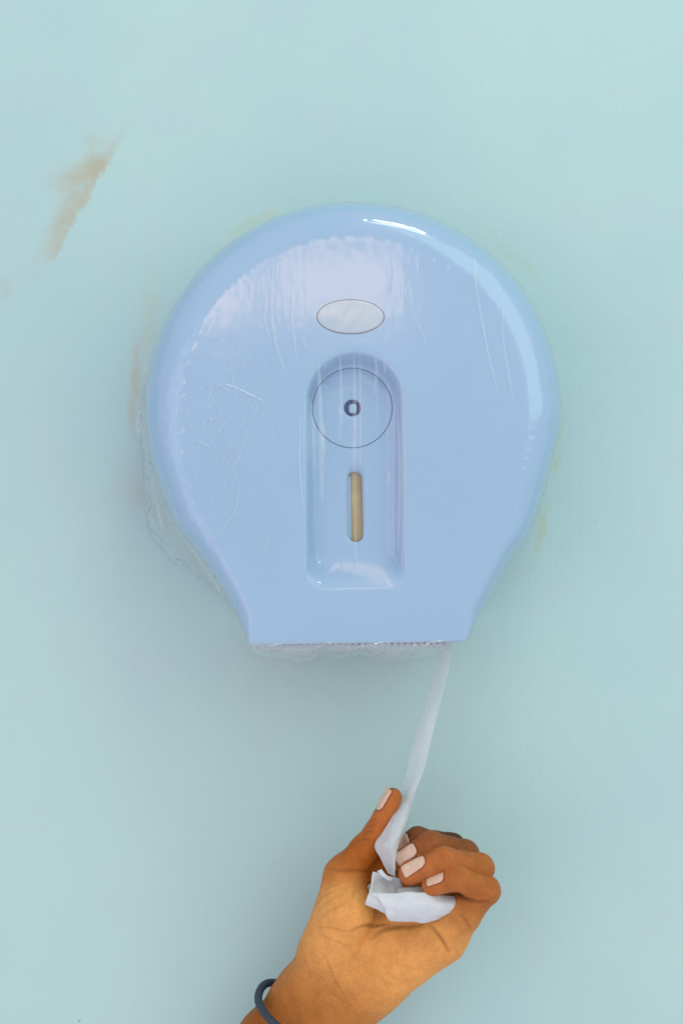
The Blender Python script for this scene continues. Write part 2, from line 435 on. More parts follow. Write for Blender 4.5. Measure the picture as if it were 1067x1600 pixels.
# back plate
PL = px2(OUT, 4); cpl = PL.mean(0)
PB = (O2+INs*5)
V, F = loft([L3(PB, .5), L3(PB, 4.0), L3(PB+INs*1.5, 5.0)], True, True, True)
mk('back_plate', V, F, M_base, root, smooth=False)

# oval badge plate
hb = HF
loops = [disc_loop(*BADGE, hb-2.5), disc_loop(*BADGE, hb-.35), disc_loop(BADGE[0], BADGE[1], BADGE[2]-.7, BADGE[3]-.7, hb+.15), disc_loop(BADGE[0], BADGE[1], BADGE[2]-4, BADGE[3]-4, hb+.3), disc_loop(BADGE[0], BADGE[1], 1, .6, hb+.45)]
V, F = loft(loops, True, True, True); mk('oval_badge', V, F, M_badge, root)

# lock disc with keyhole
hl = HF-DEP
def dl(r, h): return disc_loop(LOCK[0], LOCK[1], r, r, h)
loops = [dl(LOCK[2], hl-2.4), dl(LOCK[2], hl-.25), dl(LOCK[2]-.8, hl+.15), dl(30, hl+.2), dl(14.5, hl+.2), dl(13.2, hl-.2), dl(13.0, hl-2.4)]
V, F = loft(loops, True); lock = mk('lock_disc', V, F, M_cover, root)
lock.data.set_sharp_from_angle(angle=math.radians(50))
loops = [dl(13.6, hl-2.2), dl(13.6, hl-4.5), dl(.5, hl-4.6)]
V, F = loft(loops, True, False, True); mk('keyhole_cup', V, F, M_dark, lock)
def superell(cx, cy, a, b, h, p=3.2, n=40):
    th = np.linspace(0, 2*np.pi, n, endpoint=False); c, s_ = np.cos(th), np.sin(th)
    return np.array([at(cx+a*np.sign(x)*abs(x)**(2/p), cy+b*np.sign(y)*abs(y)**(2/p), h) for x, y in zip(c, s_)])
V, F = loft([superell(551, 638.5, 6.2, 7.6, hl-4.4), superell(551, 638.5, 6.0, 7.4, hl-.6), superell(551, 638.5, 5.3, 6.6, hl-.1), superell(551, 638.5, 2, 3, hl)], True, False, True)
mk('lock_pin', V, F, M_cover, lock)

# tear bar with its teeth
def boxv(p0, p1):
    (x0, y0, z0), (x1, y1, z1) = p0, p1
    V = [(x, y, z) for x in (x0, x1) for y in (y0, y1) for z in (z0, z1)]
    F = [(0, 1, 3, 2), (4, 6, 7, 5), (0, 4, 5, 1), (2, 3, 7, 6), (0, 2, 6, 4), (1, 5, 7, 3)]
    return np.array(V), F
V, F = loft([np.array([at(x, y, h) for x, y in ((541, 744), (547.5, 744), (548.5, 842), (543, 842))]) for h in (HF-DEP-3.7, HF-DEP-2.5)], True, True, True)
mk('slot_rib', V, F, M_cover, root, smooth=False)
ht = HF-5
a0, a1 = at(398, 1004, ht), at(704, 1000, ht)
V = []; 
for y in (-ht, -ht+1.4):
    V += [(a0[0], y, a0[2]+5), (a1[0], y, a1[2]+5), (a1[0], y, a1[2]-.6), (a0[0], y, a0[2]-.6)]
F = [(0, 1, 2, 3), (7, 6, 5, 4), (0, 4, 5, 1), (1, 5, 6, 2), (2, 6, 7, 3), (3, 7, 4, 0)]
bar = mk('tear_bar', V, F, M_tooth, root, smooth=False)
V, F = boxv((a0[0]+.5, -ht+2.2, a1[2]-3.0), (a1[0]-.5, -ht+3.0, a1[2]+4)); mk('tooth_gap_shade', V, F, M_dark, bar, smooth=False)  # dark strip stands in for the shade behind the tooth gaps
nt = 30; tmesh = None
for i in range(nt):
    f = (i+.5)/nt; c = a0*(1-f)+a1*f; w = (a1[0]-a0[0])/nt
    if tmesh is None:
        p = [(-w*.30, 0), (w*.30, 0), (w*.40, -2.4), (w*.22, -4.2), (-w*.22, -4.2), (-w*.40, -2.4)]
        V = [(c[0]+x, -ht+d, c[2]-.6+z) for d in (.1, 1.2) for x, z in p]
        F = [tuple(range(6)), tuple(range(11, 5, -1))]+[(j, j+6, (j+1) % 6+6, (j+1) % 6) for j in range(6)]
        t0 = mk('tooth', V, F, M_tooth, bar, smooth=False); tmesh = t0; c0 = c
    else:
        o = tmesh.copy(); COL.objects.link(o); o.parent = bar; o.location = tmesh.location+Vector((c-c0)/1000)

# ------------------------------------------------------------------ the roll inside
roll = empty('paper_roll', at(551, 640, 6)); tag(roll, 'paper roll inside the dispenser, shade painted in as tan, seen through the narrow slot', 'paper roll')
cx, _, cz = at(551.5, 640, HS)
def ringl(r, h, n=96):
    a = np.linspace(0, 2*np.pi, n, endpoint=False); return np.stack([cx+r*np.cos(a), np.full(n, -h), cz+r*np.sin(a)], 1)
V, F = loft([ringl(30, 10), ringl(104, 10), ringl(105, 14), ringl(105, HF-DEP-5.5), ringl(104, HF-DEP-4), ringl(30, HF-DEP-4)], True, wrap=True)
w_ = mk('wound_paper', V, F, M_roll, roll); w_.data.set_sharp_from_angle(angle=math.radians(40))
V, F = loft([ringl(29.8, 11), ringl(29.8, HF-DEP-5), ringl(27.8, HF-DEP-5), ringl(27.8, 11)], True, wrap=True)
mk('cardboard_core', V, F, M_core, roll, smooth=False)

# ------------------------------------------------------------------ clear film stretched over the dispenser
film = empty('plastic_film', at(551, 1000, 2))
tag(film, 'crinkled clear plastic film wrapped over the round dispenser', 'plastic film')
NT_ = 900
idx = np.arange(NT_)/NT_*N
def up(P): return np.stack([np.interp(idx, np.arange(N+1), np.r_[P[:, k], P[0, k]]) for k in range(P.shape[1])], 1)
def up1(a): return np.interp(idx, np.arange(N+1), np.r_[a, a[0]])
fO, fI, fW, fH = up(O2), up(INs), up1(wsh), up1(hsh); fI /= np.linalg.norm(fI, axis=1)[:, None]
fisb = up1(isb.astype(float)); fc = up1(dcorner)
def n3(P, s, seed=0): return np.array([mnoise.noise(Vector((p[0]*s+seed, p[1]*s, p[2]*s))) for p in P])
pz = 800-fO[:, 1]/(MPX*(1-HS/D)); pxx = 533.5+fO[:, 0]/(MPX*(1-HS/D))
leftness = np.clip((560-pxx)/220, 0, 1)*np.exp(-((pz-700)/150)**2)
loosel = np.clip((500-pxx)/150, 0, 1)*np.exp(-((pz-830)/80)**2)
right_l = np.clip((pxx-700)/120, 0, 1)*np.exp(-((pz-760)/110)**2)
flo = 2.2+8*leftness+17*loosel+4.5*right_l
loops = []
wrink = 0.5+2.2*leftness+1.5*loosel+.25*right_l
top = HF-fH
fback = np.where(fisb > .5, HF-8, 8+(HF-16)*np.clip(1-fc/12, 0, 1))
ths = np.linspace(0, 1, 26)
for t_ in ths:
    hh = fback+(top-fback)*t_
    fl = 1.2+(flo-1.2)*(1-t_**2.2)*(1-fisb)
    P = L3(fO-fI*fl[:, None], hh)
    d = (1-4*np.abs(n3(P, 1/13., 3)))*wrink*.55+(1-4*np.abs(n3(P, 1/6., 9)))*wrink*.16
    loops.append(L3(fO-fI*(np.maximum(fl+d, .7))[:, None], hh+n3(P, 1/11., 21)*wrink*(1-fisb)))
for a in np.linspace(0, 90, 24)[1:]:
    a = math.radians(a); ca, sa = math.cos(a)**.92, math.sin(a)**.92
    P = L3(fO+fI*(fW*(1-ca)-1.0)[:, None], top+fH*sa+.9)
    d = np.abs(n3(P, 1/7., 5))*wrink*.45*(1-fisb)
    loops.append(P+np.stack([-fI[:, 0]*math.cos(a)*d, -math.sin(a)*d, -fI[:, 1]*math.cos(a)*d], 1))
E = fO+fI*fW[:, None]
MID = up(px2(stadium_loop(N, 554, 600, 900, 50, 52, 50, 20, 2), HF)); CEN = up(px2(stadium_loop(N, 554, 700, 820, 2, 2, 2, 1.5), HF))
RE = up(REC)
for s in np.linspace(0, 1, 46)[1:]:
    P2 = E*(1-s)+RE*s
    P = L3(P2, HF+.9)
    fx = 533.5+P2[:, 0]/(MPX*(1-HF/D)); fy = 800-P2[:, 1]/(MPX*(1-HF/D))
    amp = .03+.16*np.clip((470-fx)/160, 0, 1)*np.exp(-((fy-720)/150)**2)
    d = np.abs(n3(P, 1/8., 2))*amp+np.abs(n3(P*np.array([1.6, 1, .45]), 1/5., 31))*amp*.6
    loops.append(P-np.stack([0*d, d, 0*d], 1))
for s in np.linspace(0, 1, 26)[1:]:
    P2 = RE*(1-s)+CEN*s
    sag = 2.6*math.sin(min(1, s*1.5)*math.pi/2)
    w = (.10*np.sin(P2[:, 0]*.9)+.03*np.sin(P2[:, 0]*2.3+1))*np.clip((P2[:, 1]-RE[:, 1].min()-14)/30, .15, 1)
    loops.append(L3(P2, HF+.9-sag+w*min(1, s*2.5)))
V, F = loft(loops[:26], True); mk('wrap_side', V, F, M_side, film)
V, F = loft(loops[25:], True); mk('wrap_front', V, F, M_film, film)

def crease(pts, w, hgt, h0=HF+1.0, parent=film):
    """a pinched fold standing up from the film"""
    P = catmull(ats([(x, y, h0) for x, y in pts]), max(8, 6*len(pts)))
    T = np.gradient(P, axis=0); T /= np.linalg.norm(T, axis=1)[:, None]
    S = np.cross(T, np.array([0, 1., 0])); S /= np.linalg.norm(S, axis=1)[:, None]
    n = len(P); e = np.sin(np.linspace(0.06, np.pi-.06, n))**.6
    j = 1+.35*np.array([mnoise.noise(Vector((i*.7, w*9, P[0, 0]))) for i in range(n)])
    prof = [(-1, 0), (-.45, .45), (-.08, 1), (.2, .9), (.6, .3), (1, 0)]
    rows = [P+S*(a*w*e*j)[:, None]-np.array([0, 1, 0])*(b*hgt*e*j)[:, None] for a, b in prof]
    V, F = loft(rows, False); return mk('crease', V, F, M_crease, parent)
# folds bridging the recess
for pts, w, hh in [([(497, 560), (500, 640), (502, 740), (503, 784)], 1.6, .9), ([(531, 552), (533, 620), (531, 690)], 1.1, .8),
                   ([(553, 548), (554, 640), (554, 760), (556, 880)], 1.3, .9), ([(562, 550), (563, 650), (562, 740)], .8, .7),
                   ([(587, 556), (588, 580), (586, 612)], 1.0, .7), ([(626, 590), (631, 700), (632, 800), (628, 890)], 1.5, 1.0),
                   ([(621, 640), (624, 740), (622, 860)], 1.0, .7), ([(517, 552), (518, 566)], .7, .6), ([(607, 735), (608, 760)], .8, .5),
                   ([(600, 560), (602, 585)], .8, .6), ([(508, 566), (509, 576)], .7, .5)]:
    crease(pts, w, hh, HF+.3)
# scratches and folds over the face
for pts, w, hh in [([(428, 402), (424, 480), (432, 540), (446, 580)], .9, .5), ([(418, 440), (414, 500), (422, 530)], .7, .4), ([(458, 440), (456, 500), (464, 560)], .8, .45),
                   ([(742, 395), (744, 450), (760, 540), (778, 620)], .8, .45), ([(787, 460), (785, 520), (795, 590), (805, 640)], .8, .45),
                   ([(470, 525), (480, 545)], .5, .35), ([(340, 600), (360, 612)], .5, .4), ([(303, 685), (318, 692), (330, 700)], .7, .6),
                   ([(330, 845), (352, 822), (368, 795), (376, 755)], .8, .5), ([(385, 730), (400, 715)], .6, .4), ([(292, 640), (296, 655)], .6, .5),
                   ([(322, 640), (330, 655), (345, 650)], .5, .4), ([(300, 610), (350, 600), (420, 630)], .5, .35), ([(332, 690), (345, 670), (356, 655)], .5, .4),
                   ([(410, 870), (420, 845), (432, 820)], .5, .3), ([(470, 640), (468, 720), (474, 800)], .6, .35), ([(395, 640), (380, 700), (350, 760)], .5, .35),
                   ([(640, 480), (660, 520), (668, 560)], .4, .25), ([(360, 560), (372, 640)], .4, .3)]:
    crease(pts, w, hh)
rs = random.Random(11)
for i in range(150):
    x, y = rs.gauss(345, 55), rs.gauss(690, 95)
    if not (262 < x < 470 and 520 < y < 900) or (x-551)**2+(y-640)**2 > 275**2: continue
    a = math.radians(rs.choice((62, 75, 95, 40))+rs.uniform(-14, 14)); l = rs.uniform(8, 34); b = rs.uniform(-3, 3)
    crease([(x-math.cos(a)*l/2, y+math.sin(a)*l/2), (x+b, y+b), (x+math.cos(a)*l/2, y-math.sin(a)*l/2)], rs.uniform(.25, .5), rs.uniform(.25, .6))
# glossy crumples along the shoulder and the left edge
def crumple(px, py, h, size, seed):
    r = random.Random(seed); c = at(px, py, h-14); V = []; F = []
    n = 7
    for i in range(n):
        for j in range(n):
            u, v = (i/(n-1)-.5), (j/(n-1)-.5)
            V.append(c+np.array([u*size+r.uniform(-.4, .4), -r.uniform(-.9, 1.4)*(.5-abs(u))*2*(.5-abs(v))*2-.3, v*size*1.4+r.uniform(-.5, .5)]))
    F = [(i*n+j, (i+1)*n+j, (i+1)*n+j+1, i*n+j+1) for i in range(n-1) for j in range(n-1)]
    return mk('crumple', V, F, M_crease, film, smooth=False)
for i, (x, y, h, s) in enumerate([q for q in [(234, 540, 84, 6), (232, 600, 86, 8), (243, 628, 96, 7), (250, 645, 100, 8), (222, 668, 80, 7), (262, 712, 104, 7), (238, 690, 90, 9), (246, 790, 84, 8),
                                  (268, 700, 108, 8), (272, 760, 108, 9), (228, 720, 80, 8), (795, 437, 98, 5), (752, 400, 101, 4), (812, 462, 98, 5), (498, 338, 100, 5), (486, 341, 102, 4)] if q[2] > 95]):
    crumple(x, y, h, s*.7, i)
for pts, w, hh, h0 in [([(596, 345), (620, 352), (645, 356), (660, 362)], 1.1, .9, 106), ([(500, 338), (530, 343), (560, 345)], .7, .5, 106), ([(610, 340), (632, 344), (650, 352)], .8, .6, 105),
                       ([(262, 800), (300, 855), (335, 905), (350, 940)], 1.8, 1.3, 78), ([(246, 780), (256, 830)], 1.4, 1.2, 74), ([(218, 640), (216, 680)], 1.3, 1.2, 76),
                       ([(247, 575), (251, 640), (253, 690)], 1.6, 1.3, 101), ([(258, 640), (262, 700), (270, 760)], 1.4, 1.2, 107), ([(380, 935), (392, 962), (402, 985)], .8, .6, 108)]:
    crease(pts, w, hh, h0-14)
for i in range(54):                                           # puckers of the loose film beside the left rim
    y = rs.uniform(560, 930); base = 551-math.sqrt(max(0, 322**2-(y-640)**2)) if y < 800 else 268+(y-800)*.86
    x = base+rs.gauss(-3, 9) if y < 760 else base+rs.gauss(-12, 13)
    a = math.radians(rs.choice((80, 100, 60, 125))+rs.uniform(-15, 15)+(0 if y < 780 else 40)); l = rs.uniform(6, 26); b = rs.uniform(-3, 3)
    hh0 = 70+max(-22, min(24, (x-base)*.9))
    crease([(x-math.cos(a)*l/2, y-math.sin(a)*l/2), (x+b, y-b), (x+math.cos(a)*l/2, y+math.sin(a)*l/2)], rs.uniform(.4, 1.1), rs.uniform(.5, 1.5), hh0)
# loose flap under the lower lip
nu, nv = 150, 14; V = []; F = []
for i in range(nu):
    u = i/(nu-1); x = 392+(704-392)*u
    low = 11+26*(math.sin(math.pi*u)**.7)*(.75+.3*math.sin(u*9.0+.6)+.12*math.sin(u*31))
    for j in range(nv):
        v = j/(nv-1)
        y = 1004-4*u+low*v
        h = HF+1+3.5*math.sin(v*math.pi*.9)*(1+.5*math.sin(u*24+v*2))+1.2*math.sin(u*57+v*5)*v-7*v*v
        V.append(at(x+1.5*math.sin(u*40+v*3), y, h))
F = [(i*nv+j, (i+1)*nv+j, (i+1)*nv+j+1, i*nv+j+1) for i in range(nu-1) for j in range(nv-1)]
mk('hanging_flap', V, F, M_flap, film)

# ------------------------------------------------------------------ the hand (one continuous skin grown from an implicit body)
HANDZ = 0.0
def J(px, py, h): return at(px, py, h+HANDZ)
# limb pieces: (a, b, ra, rb, colour)
PALM = np.array([.73, .345, .095]); WRIST = np.array([.31, .098, .013]); THUMB = np.array([.38, .108, .013]); DORS = np.array([.16, .06, .023])  # palm and wrist tones also carry light falling off towards the arm
FING = np.array([.40, .135, .03]); TIPC = np.array([.52, .165, .048]); INDX = np.array([.085, .028, .012])  # INDX has the shade on the index painted into its tone
body = [  # (a, b, ra, rb, k, colour)
    (J(352, 1745, 52), J(423, 1626, 56), 21, 19.5, 0, WRIST), (J(423, 1626, 56), J(478, 1560, 60), 19.5, 19, 8, WRIST),
    (J(430, 1720, 56), J(500, 1622, 60), 21, 19, 10, WRIST), (J(500, 1622, 60), J(584, 1533, 70), 19, 18.5, 10, WRIST*.65+PALM*.35),
    (J(478, 1560, 60), J(516, 1490, 68), 19, 17.5, 10, WRIST*.6+PALM*.4),                       # carpal block, thumb side
    (J(584, 1533, 70), J(686, 1463, 84), 18.5, 17, 9, PALM),                                        # hypothenar
    (J(516, 1490, 70), J(540, 1412, 80), 16.5, 15, 9, PALM),                                        # thenar
    (J(524, 1480, 78), J(548, 1432, 86), 13, 12.5, 9, PALM),                                        # thenar belly
    (J(540, 1510, 62), J(632, 1352, 46), 16, 11, 10, PALM), (J(560, 1510, 64), J(655, 1388, 57), 16, 12, 10, PALM),
    (J(575, 1515, 68), J(675, 1427, 70), 16, 13, 10, PALM), (J(590, 1470, 68), J(640, 1430, 66), 15, 14, 10, PALM),
    (J(516, 1480, 66), J(536, 1372, 72), 16, 11.5, 8, THUMB*.5+PALM*.5),                            # first metacarpal
    (J(548, 1364, 70), J(588, 1346, 62), 10.5, 9, 7, THUMB), (J(586, 1350, 62), J(632, 1352, 48), 9, 9, 7, THUMB),   # web
    (J(655, 1430, 74), J(700, 1440, 86), 12, 11, 7, PALM),                                          # pad under the ring and little fingers
    (J(686, 1462, 85), J(722, 1428, 94), 14.5, 12, 7, PALM), (J(675, 1427, 70), J(710, 1395, 82), 13, 11, 6, PALM),
    (J(655, 1388, 57), J(690, 1365, 68), 12, 10.5, 6, DORS), (J(632, 1352, 46), J(664, 1340, 54), 11.5, 10, 6, DORS),
]
thumb = [
    (J(536, 1370, 72), J(570, 1326, 76), 11.4, 8.6, 0, THUMB), (J(570, 1326, 76), J(588, 1301, 78), 8.2, 7.1, 4, THUMB),
    (J(588, 1301, 75), J(614.5, 1242, 74), 6.7, 4.2, 4, THUMB*.6+TIPC*.4), (J(588, 1301, 81), J(614, 1243, 82), 6.7, 4.3, 4, THUMB*.6+TIPC*.4),
    (J(600, 1276, 78), J(614, 1247, 78), 6.4, 5.2, 3, TIPC),
]
fingers = [
    # index, middle, ring, little: MCP, PIP, DIP, tip
    [J(632, 1352, 46), J(704, 1323, 66), J(652, 1312, 77), J(632, 1325, 70), (10, 8.3, 7.7, 7.2), INDX],
    [J(655, 1388, 57), J(725, 1335, 84), J(673, 1320, 93), J(631, 1345, 88), (10.5, 8.6, 8.0, 7.4), INDX*.6+FING*.4],
    [J(675, 1427, 70), J(749, 1356, 97), J(694, 1344, 106), J(641, 1364, 99), (11, 8.4, 7.9, 7.3), FING],
    [J(686, 1462, 85), J(759, 1391, 106), J(714, 1371, 112), J(675, 1384, 104), (13.5, 8.2, 7.4, 6.3), FING],
]
def cap(P, a, b, ra, rb):
    ab = b-a; t_ = np.clip((P-a)@ab/(ab@ab), 0, 1)
    return np.linalg.norm(P-a-t_[:, None]*ab, axis=1)-(ra+(rb-ra)*t_)
def smin(a, b, k):
    if k <= 0: return np.minimum(a, b)
    h = np.clip(.5+.5*(b-a)/k, 0, 1); return b*(1-h)+a*h-k*h*(1-h)
def finger_parts(f):
    m, p, d, t_, r, c = f
    n_ = (p-m)/np.linalg.norm(p-m)
    parts = [(m, m*.45+p*.55, r[0], (r[0]+r[1])/2*.98, 0), (m*.45+p*.55, p, (r[0]+r[1])/2*.98, r[1], 3),
             (p, p*.5+d*.5, r[1], r[2]*.98, 3), (p*.5+d*.5, d, r[2]*.98, r[2], 2), (d, t_, r[2]*.98, r[3], 3)]
    return parts
def finger_sdf(P, i):
    q = np.full(len(P), 60.0)
    for a, b, ra, rb, k in finger_parts(fingers[i]): q = smin(q, cap(P, a, b, ra, rb), k)
    return q
def hand_sdf(P):
    g = np.full(len(P), 60.0)
    for a, b, ra, rb, k, c in body: g = smin(g, cap(P, a, b, ra, rb), k)
    th = np.full(len(P), 60.0)
    for a, b, ra, rb, k, c in thumb: th = smin(th, cap(P, a, b, ra, rb), k)
    g = smin(g, th, 5)
    for f in fingers:
        q = np.full(len(P), 60.0)
        for a, b, ra, rb, k in finger_parts(f): q = smin(q, cap(P, a, b, ra, rb), k)
        g = smin(g, q, .7)
    return g
CAMP = np.array([0, -D, 0.])
def hits(Q):
    """first points of the skin seen at photograph pixels (misses dropped)"""
    d = np.array([at(x, y, 0) for x, y in Q])-CAMP; d /= np.linalg.norm(d, axis=1)[:, None]; t_ = np.full(len(d), D-150.)
    for _ in range(90):
        s = hand_sdf(CAMP+d*t_[:, None]); t_ = t_+np.where(s < .02, 0, np.maximum(s*.8, .02))
    return (CAMP+d*t_[:, None])[np.abs(s) < .1]
def hit(px, py): return hits([(px, py)])[0]
def grad(P, e=.4):
    G = np.stack([hand_sdf(P+np.eye(3)[k]*e)-hand_sdf(P-np.eye(3)[k]*e) for k in range(3)], 1)
    return G/np.maximum(np.linalg.norm(G, axis=1), 1e-6)[:, None]

def surface_nets(lo, hi, vox):
    lo, hi = np.array(lo), np.array(hi)
    n = np.ceil((hi-lo)/vox/5).astype(int)*5+1
    cn = (n-1)//5
    ax = [lo[k]+(np.arange(cn[k])+.5)*vox*5 for k in range(3)]
    C = np.stack(np.meshgrid(*ax, indexing='ij'), -1).reshape(-1, 3)
    sc_ = hand_sdf(C).reshape(cn)
    S = np.repeat(np.repeat(np.repeat(sc_, 5, 0), 5, 1), 5, 2)
    S = np.pad(S, ((0, 1),)*3, mode='edge').astype(float)
    mask = np.abs(S) < vox*5*1.6
    I = np.argwhere(mask)
    vals = np.empty(len(I))
    for s in range(0, len(I), 200000): vals[s:s+200000] = hand_sdf(lo+I[s:s+200000]*vox)
    S[mask] = vals
    ins = S < 0
    # cells
    c8 = [ins[i:ins.shape[0]-1+i, j:ins.shape[1]-1+j, k:ins.shape[2]-1+k] for i in (0, 1) for j in (0, 1) for k in (0, 1)]
    cnt = sum(c.astype(int) for c in c8)
    act = (cnt > 0) & (cnt < 8)
    ids = -np.ones(act.shape, int); A = np.argwhere(act); ids[act] = np.arange(len(A))
    acc = np.zeros((len(A), 3)); num = np.zeros(len(A))
    cor = [(i, j, k) for i in (0, 1) for j in (0, 1) for k in (0, 1)]
    for a in range(8):
        for b in range(a+1, 8):
            ca, cb = np.array(cor[a]), np.array(cor[b])
            if abs(ca-cb).sum() != 1: continue
            va = S[tuple((A+ca).T)]; vb = S[tuple((A+cb).T)]
            x = (va < 0) != (vb < 0); f = np.where(x, va/np.where(x, va-vb, 1), 0)
            acc += np.where(x[:, None], ca+(cb-ca)*f[:, None], 0); num += x
    V = lo+(A+acc/num[:, None])*vox
    F = []
    for ax_ in range(3):
        o = [k for k in range(3) if k != ax_]
        s0 = [slice(1, -1)]*3; s0[ax_] = slice(0, -1); s1 = list(s0); s1[ax_] = slice(1, None)
        e = np.argwhere(ins[tuple(s0)] != ins[tuple(s1)])
        off = np.array([1, 1, 1]); off[ax_] = 0; e = e+off
        def cell(d0, d1):
            q = e.copy(); q[:, o[0]] -= d0; q[:, o[1]] -= d1; return ids[tuple(q.T)]
        F.append(np.stack([cell(1, 1), cell(0, 1), cell(0, 0), cell(1, 0)], 1))
    F = np.vstack(F)
    return V, F
lo_, hi_ = at(350, 1750, 20), at(800, 1215, 130)
allp = np.array([q for a, b, *_ in body for q in (a, b)]+[q for f in fingers for q in f[:4]]+[q for a, b, *_ in thumb for q in (a, b)])
Vh, Fh = surface_nets(allp.min(0)-26, allp.max(0)+26, .85)
for _ in range(2): Vh = Vh-grad(Vh)*hand_sdf(Vh)[:, None]*.8

# skin tones per piece, with some light and shade of the hand included
def piece_field(P):
    ws = np.zeros(len(P)); cc = np.zeros((len(P), 3))
    L = [(a, b, ra, rb, c) for a, b, ra, rb, k, c in body+thumb]
    for f in fingers:
        pr = finger_parts(f); c = f[5]
        cs = [c*.75+PALM*.25, c*.9, c, c, c*.55+TIPC*.45]
        L += [(*p[:4], q) for p, q in zip(pr, cs)]
    for a, b, ra, rb, c in L:
        w = np.exp(-np.maximum(cap(P, a, b, ra, rb), 0)/2.6); ws += w; cc += w[:, None]*c
    return cc/ws[:, None]
colh = piece_field(Vh); Nh = grad(Vh)
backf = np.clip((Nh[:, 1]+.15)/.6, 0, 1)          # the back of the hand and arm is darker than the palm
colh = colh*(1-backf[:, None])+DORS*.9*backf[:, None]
# skin lines
lines = [  # (points, depth, width, darkening)
    ([(549, 1456), (566, 1448), (585, 1445), (606, 1443)], 1.3, 1.3, .45), ([(580, 1466), (596, 1453), (615, 1448), (640, 1446), (660, 1443)], 1.5, 1.5, .5),
    ([(492, 1450), (515, 1450), (540, 1456), (556, 1452)], .5, .9, .25), ([(672, 1446), (682, 1458), (692, 1472), (701, 1488)], 1.3, 1.1, .55),
    ([(719, 1430), (728, 1440), (735, 1453)], .8, .9, .4), ([(716, 1396), (726, 1403), (745, 1409), (762, 1409)], 1.1, 1.0, .5),
    ([(509, 1356), (535, 1361), (560, 1361), (588, 1363)], 1.0, 1.1, .35),
    ([(487, 1435), (500, 1420), (515, 1408), (530, 1398)], .4, .7, .22), ([(490, 1445), (506, 1430), (525, 1418), (545, 1408)], .4, .7, .2), ([(497, 1400), (515, 1386), (535, 1377)], .35, .7, .18),
    ([(485, 1424), (498, 1408), (512, 1396), (528, 1388)], .35, .7, .18), ([(500, 1460), (520, 1470), (545, 1480)], .3, .7, .15),
    ([(505, 1490), (518, 1520), (530, 1545), (545, 1570)], .4, .8, .2), ([(515, 1550), (530, 1560), (545, 1572)], .4, .7, .22), ([(595, 1530), (602, 1538), (605, 1546)], .4, .7, .25),
    ([(565, 1306), (575, 1299), (584, 1301)], .6, .8, .35), ([(570, 1296), (580, 1290), (587, 1291)], .5, .8, .3), ([(577, 1285), (584, 1281), (590, 1281)], .4, .7, .25), ([(556, 1315), (566, 1311), (576, 1313)], .5, .8, .3),
    ([(713, 1484), (716, 1492)], .4, .8, .2), ([(470, 1495), (480, 1510), (484, 1530)], .3, .8, .15), ([(545, 1420), (552, 1400), (556, 1384)], .2, .8, .12),
]
for x, y, n_ in ((694, 1345, 3), (750, 1354, 3), (715, 1371, 3), (761, 1388, 2), (674, 1322, 2), (727, 1334, 2)):      # folds over the finger joints
    for k in range(n_):
        ox = (k-(n_-1)/2)*5.5
        lines.append(([(x+ox-3, y-15), (x+ox+1, y-6), (x+ox+3, y+4)], .28, .7, .2))
rl = random.Random(5)
for i in range(70):                                                                                                       # fine creases of the palm
    x, y = rl.uniform(490, 690), rl.uniform(1385, 1575)
    if y-1385 < (x-560)*.35 or y > 1600-(x-560)*.72: continue
    a = math.radians(rl.choice((25, -35, 70, -60))+rl.uniform(-20, 20)); l = rl.uniform(8, 26)
    lines.append(([(x-math.cos(a)*l/2, y-math.sin(a)*l/2), (x+rl.uniform(-2, 2), y+rl.uniform(-2, 2)), (x+math.cos(a)*l/2, y+math.sin(a)*l/2)], .14, .6, rl.uniform(.05, .14)))
for pts, dep, wid, dk in lines:
    Q = catmull(np.array(pts, float), 8*len(pts)); H3 = hits(Q)
    if len(H3) < 2: continue
    bb = np.all((Vh > H3.min(0)-6) & (Vh < H3.max(0)+6), axis=1); I = np.where(bb)[0]
    if not len(I): continue
    dd = np.full(len(I), 99.); tp = np.zeros(len(I))
    for i in range(len(H3)-1):
        q = cap(Vh[I], H3[i], H3[i+1], 0, 0); m_ = q < dd; dd[m_] = q[m_]; tp[m_] = i/(len(H3)-1)
    e = np.exp(-(dd/wid)**2)*np.clip(np.sin(np.pi*(.08+.84*tp)), 0, 1)**.6
    Vh[I] -= Nh[I]*(e*dep)[:, None]; colh[I] *= (1-dk*.8*e)[:, None]
bump_n = np.array([mnoise.noise(Vector(v*.11)) for v in Vh]); Vh += Nh*(bump_n*.35)[:, None]

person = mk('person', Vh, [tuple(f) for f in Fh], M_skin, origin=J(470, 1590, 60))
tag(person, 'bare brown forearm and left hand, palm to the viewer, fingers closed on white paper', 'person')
ca = person.data.color_attributes.new('pigment_shade', 'FLOAT_COLOR', 'POINT')
ca.data.foreach_set('color', np.c_[colh, np.ones(len(colh))].astype(np.float32).ravel())

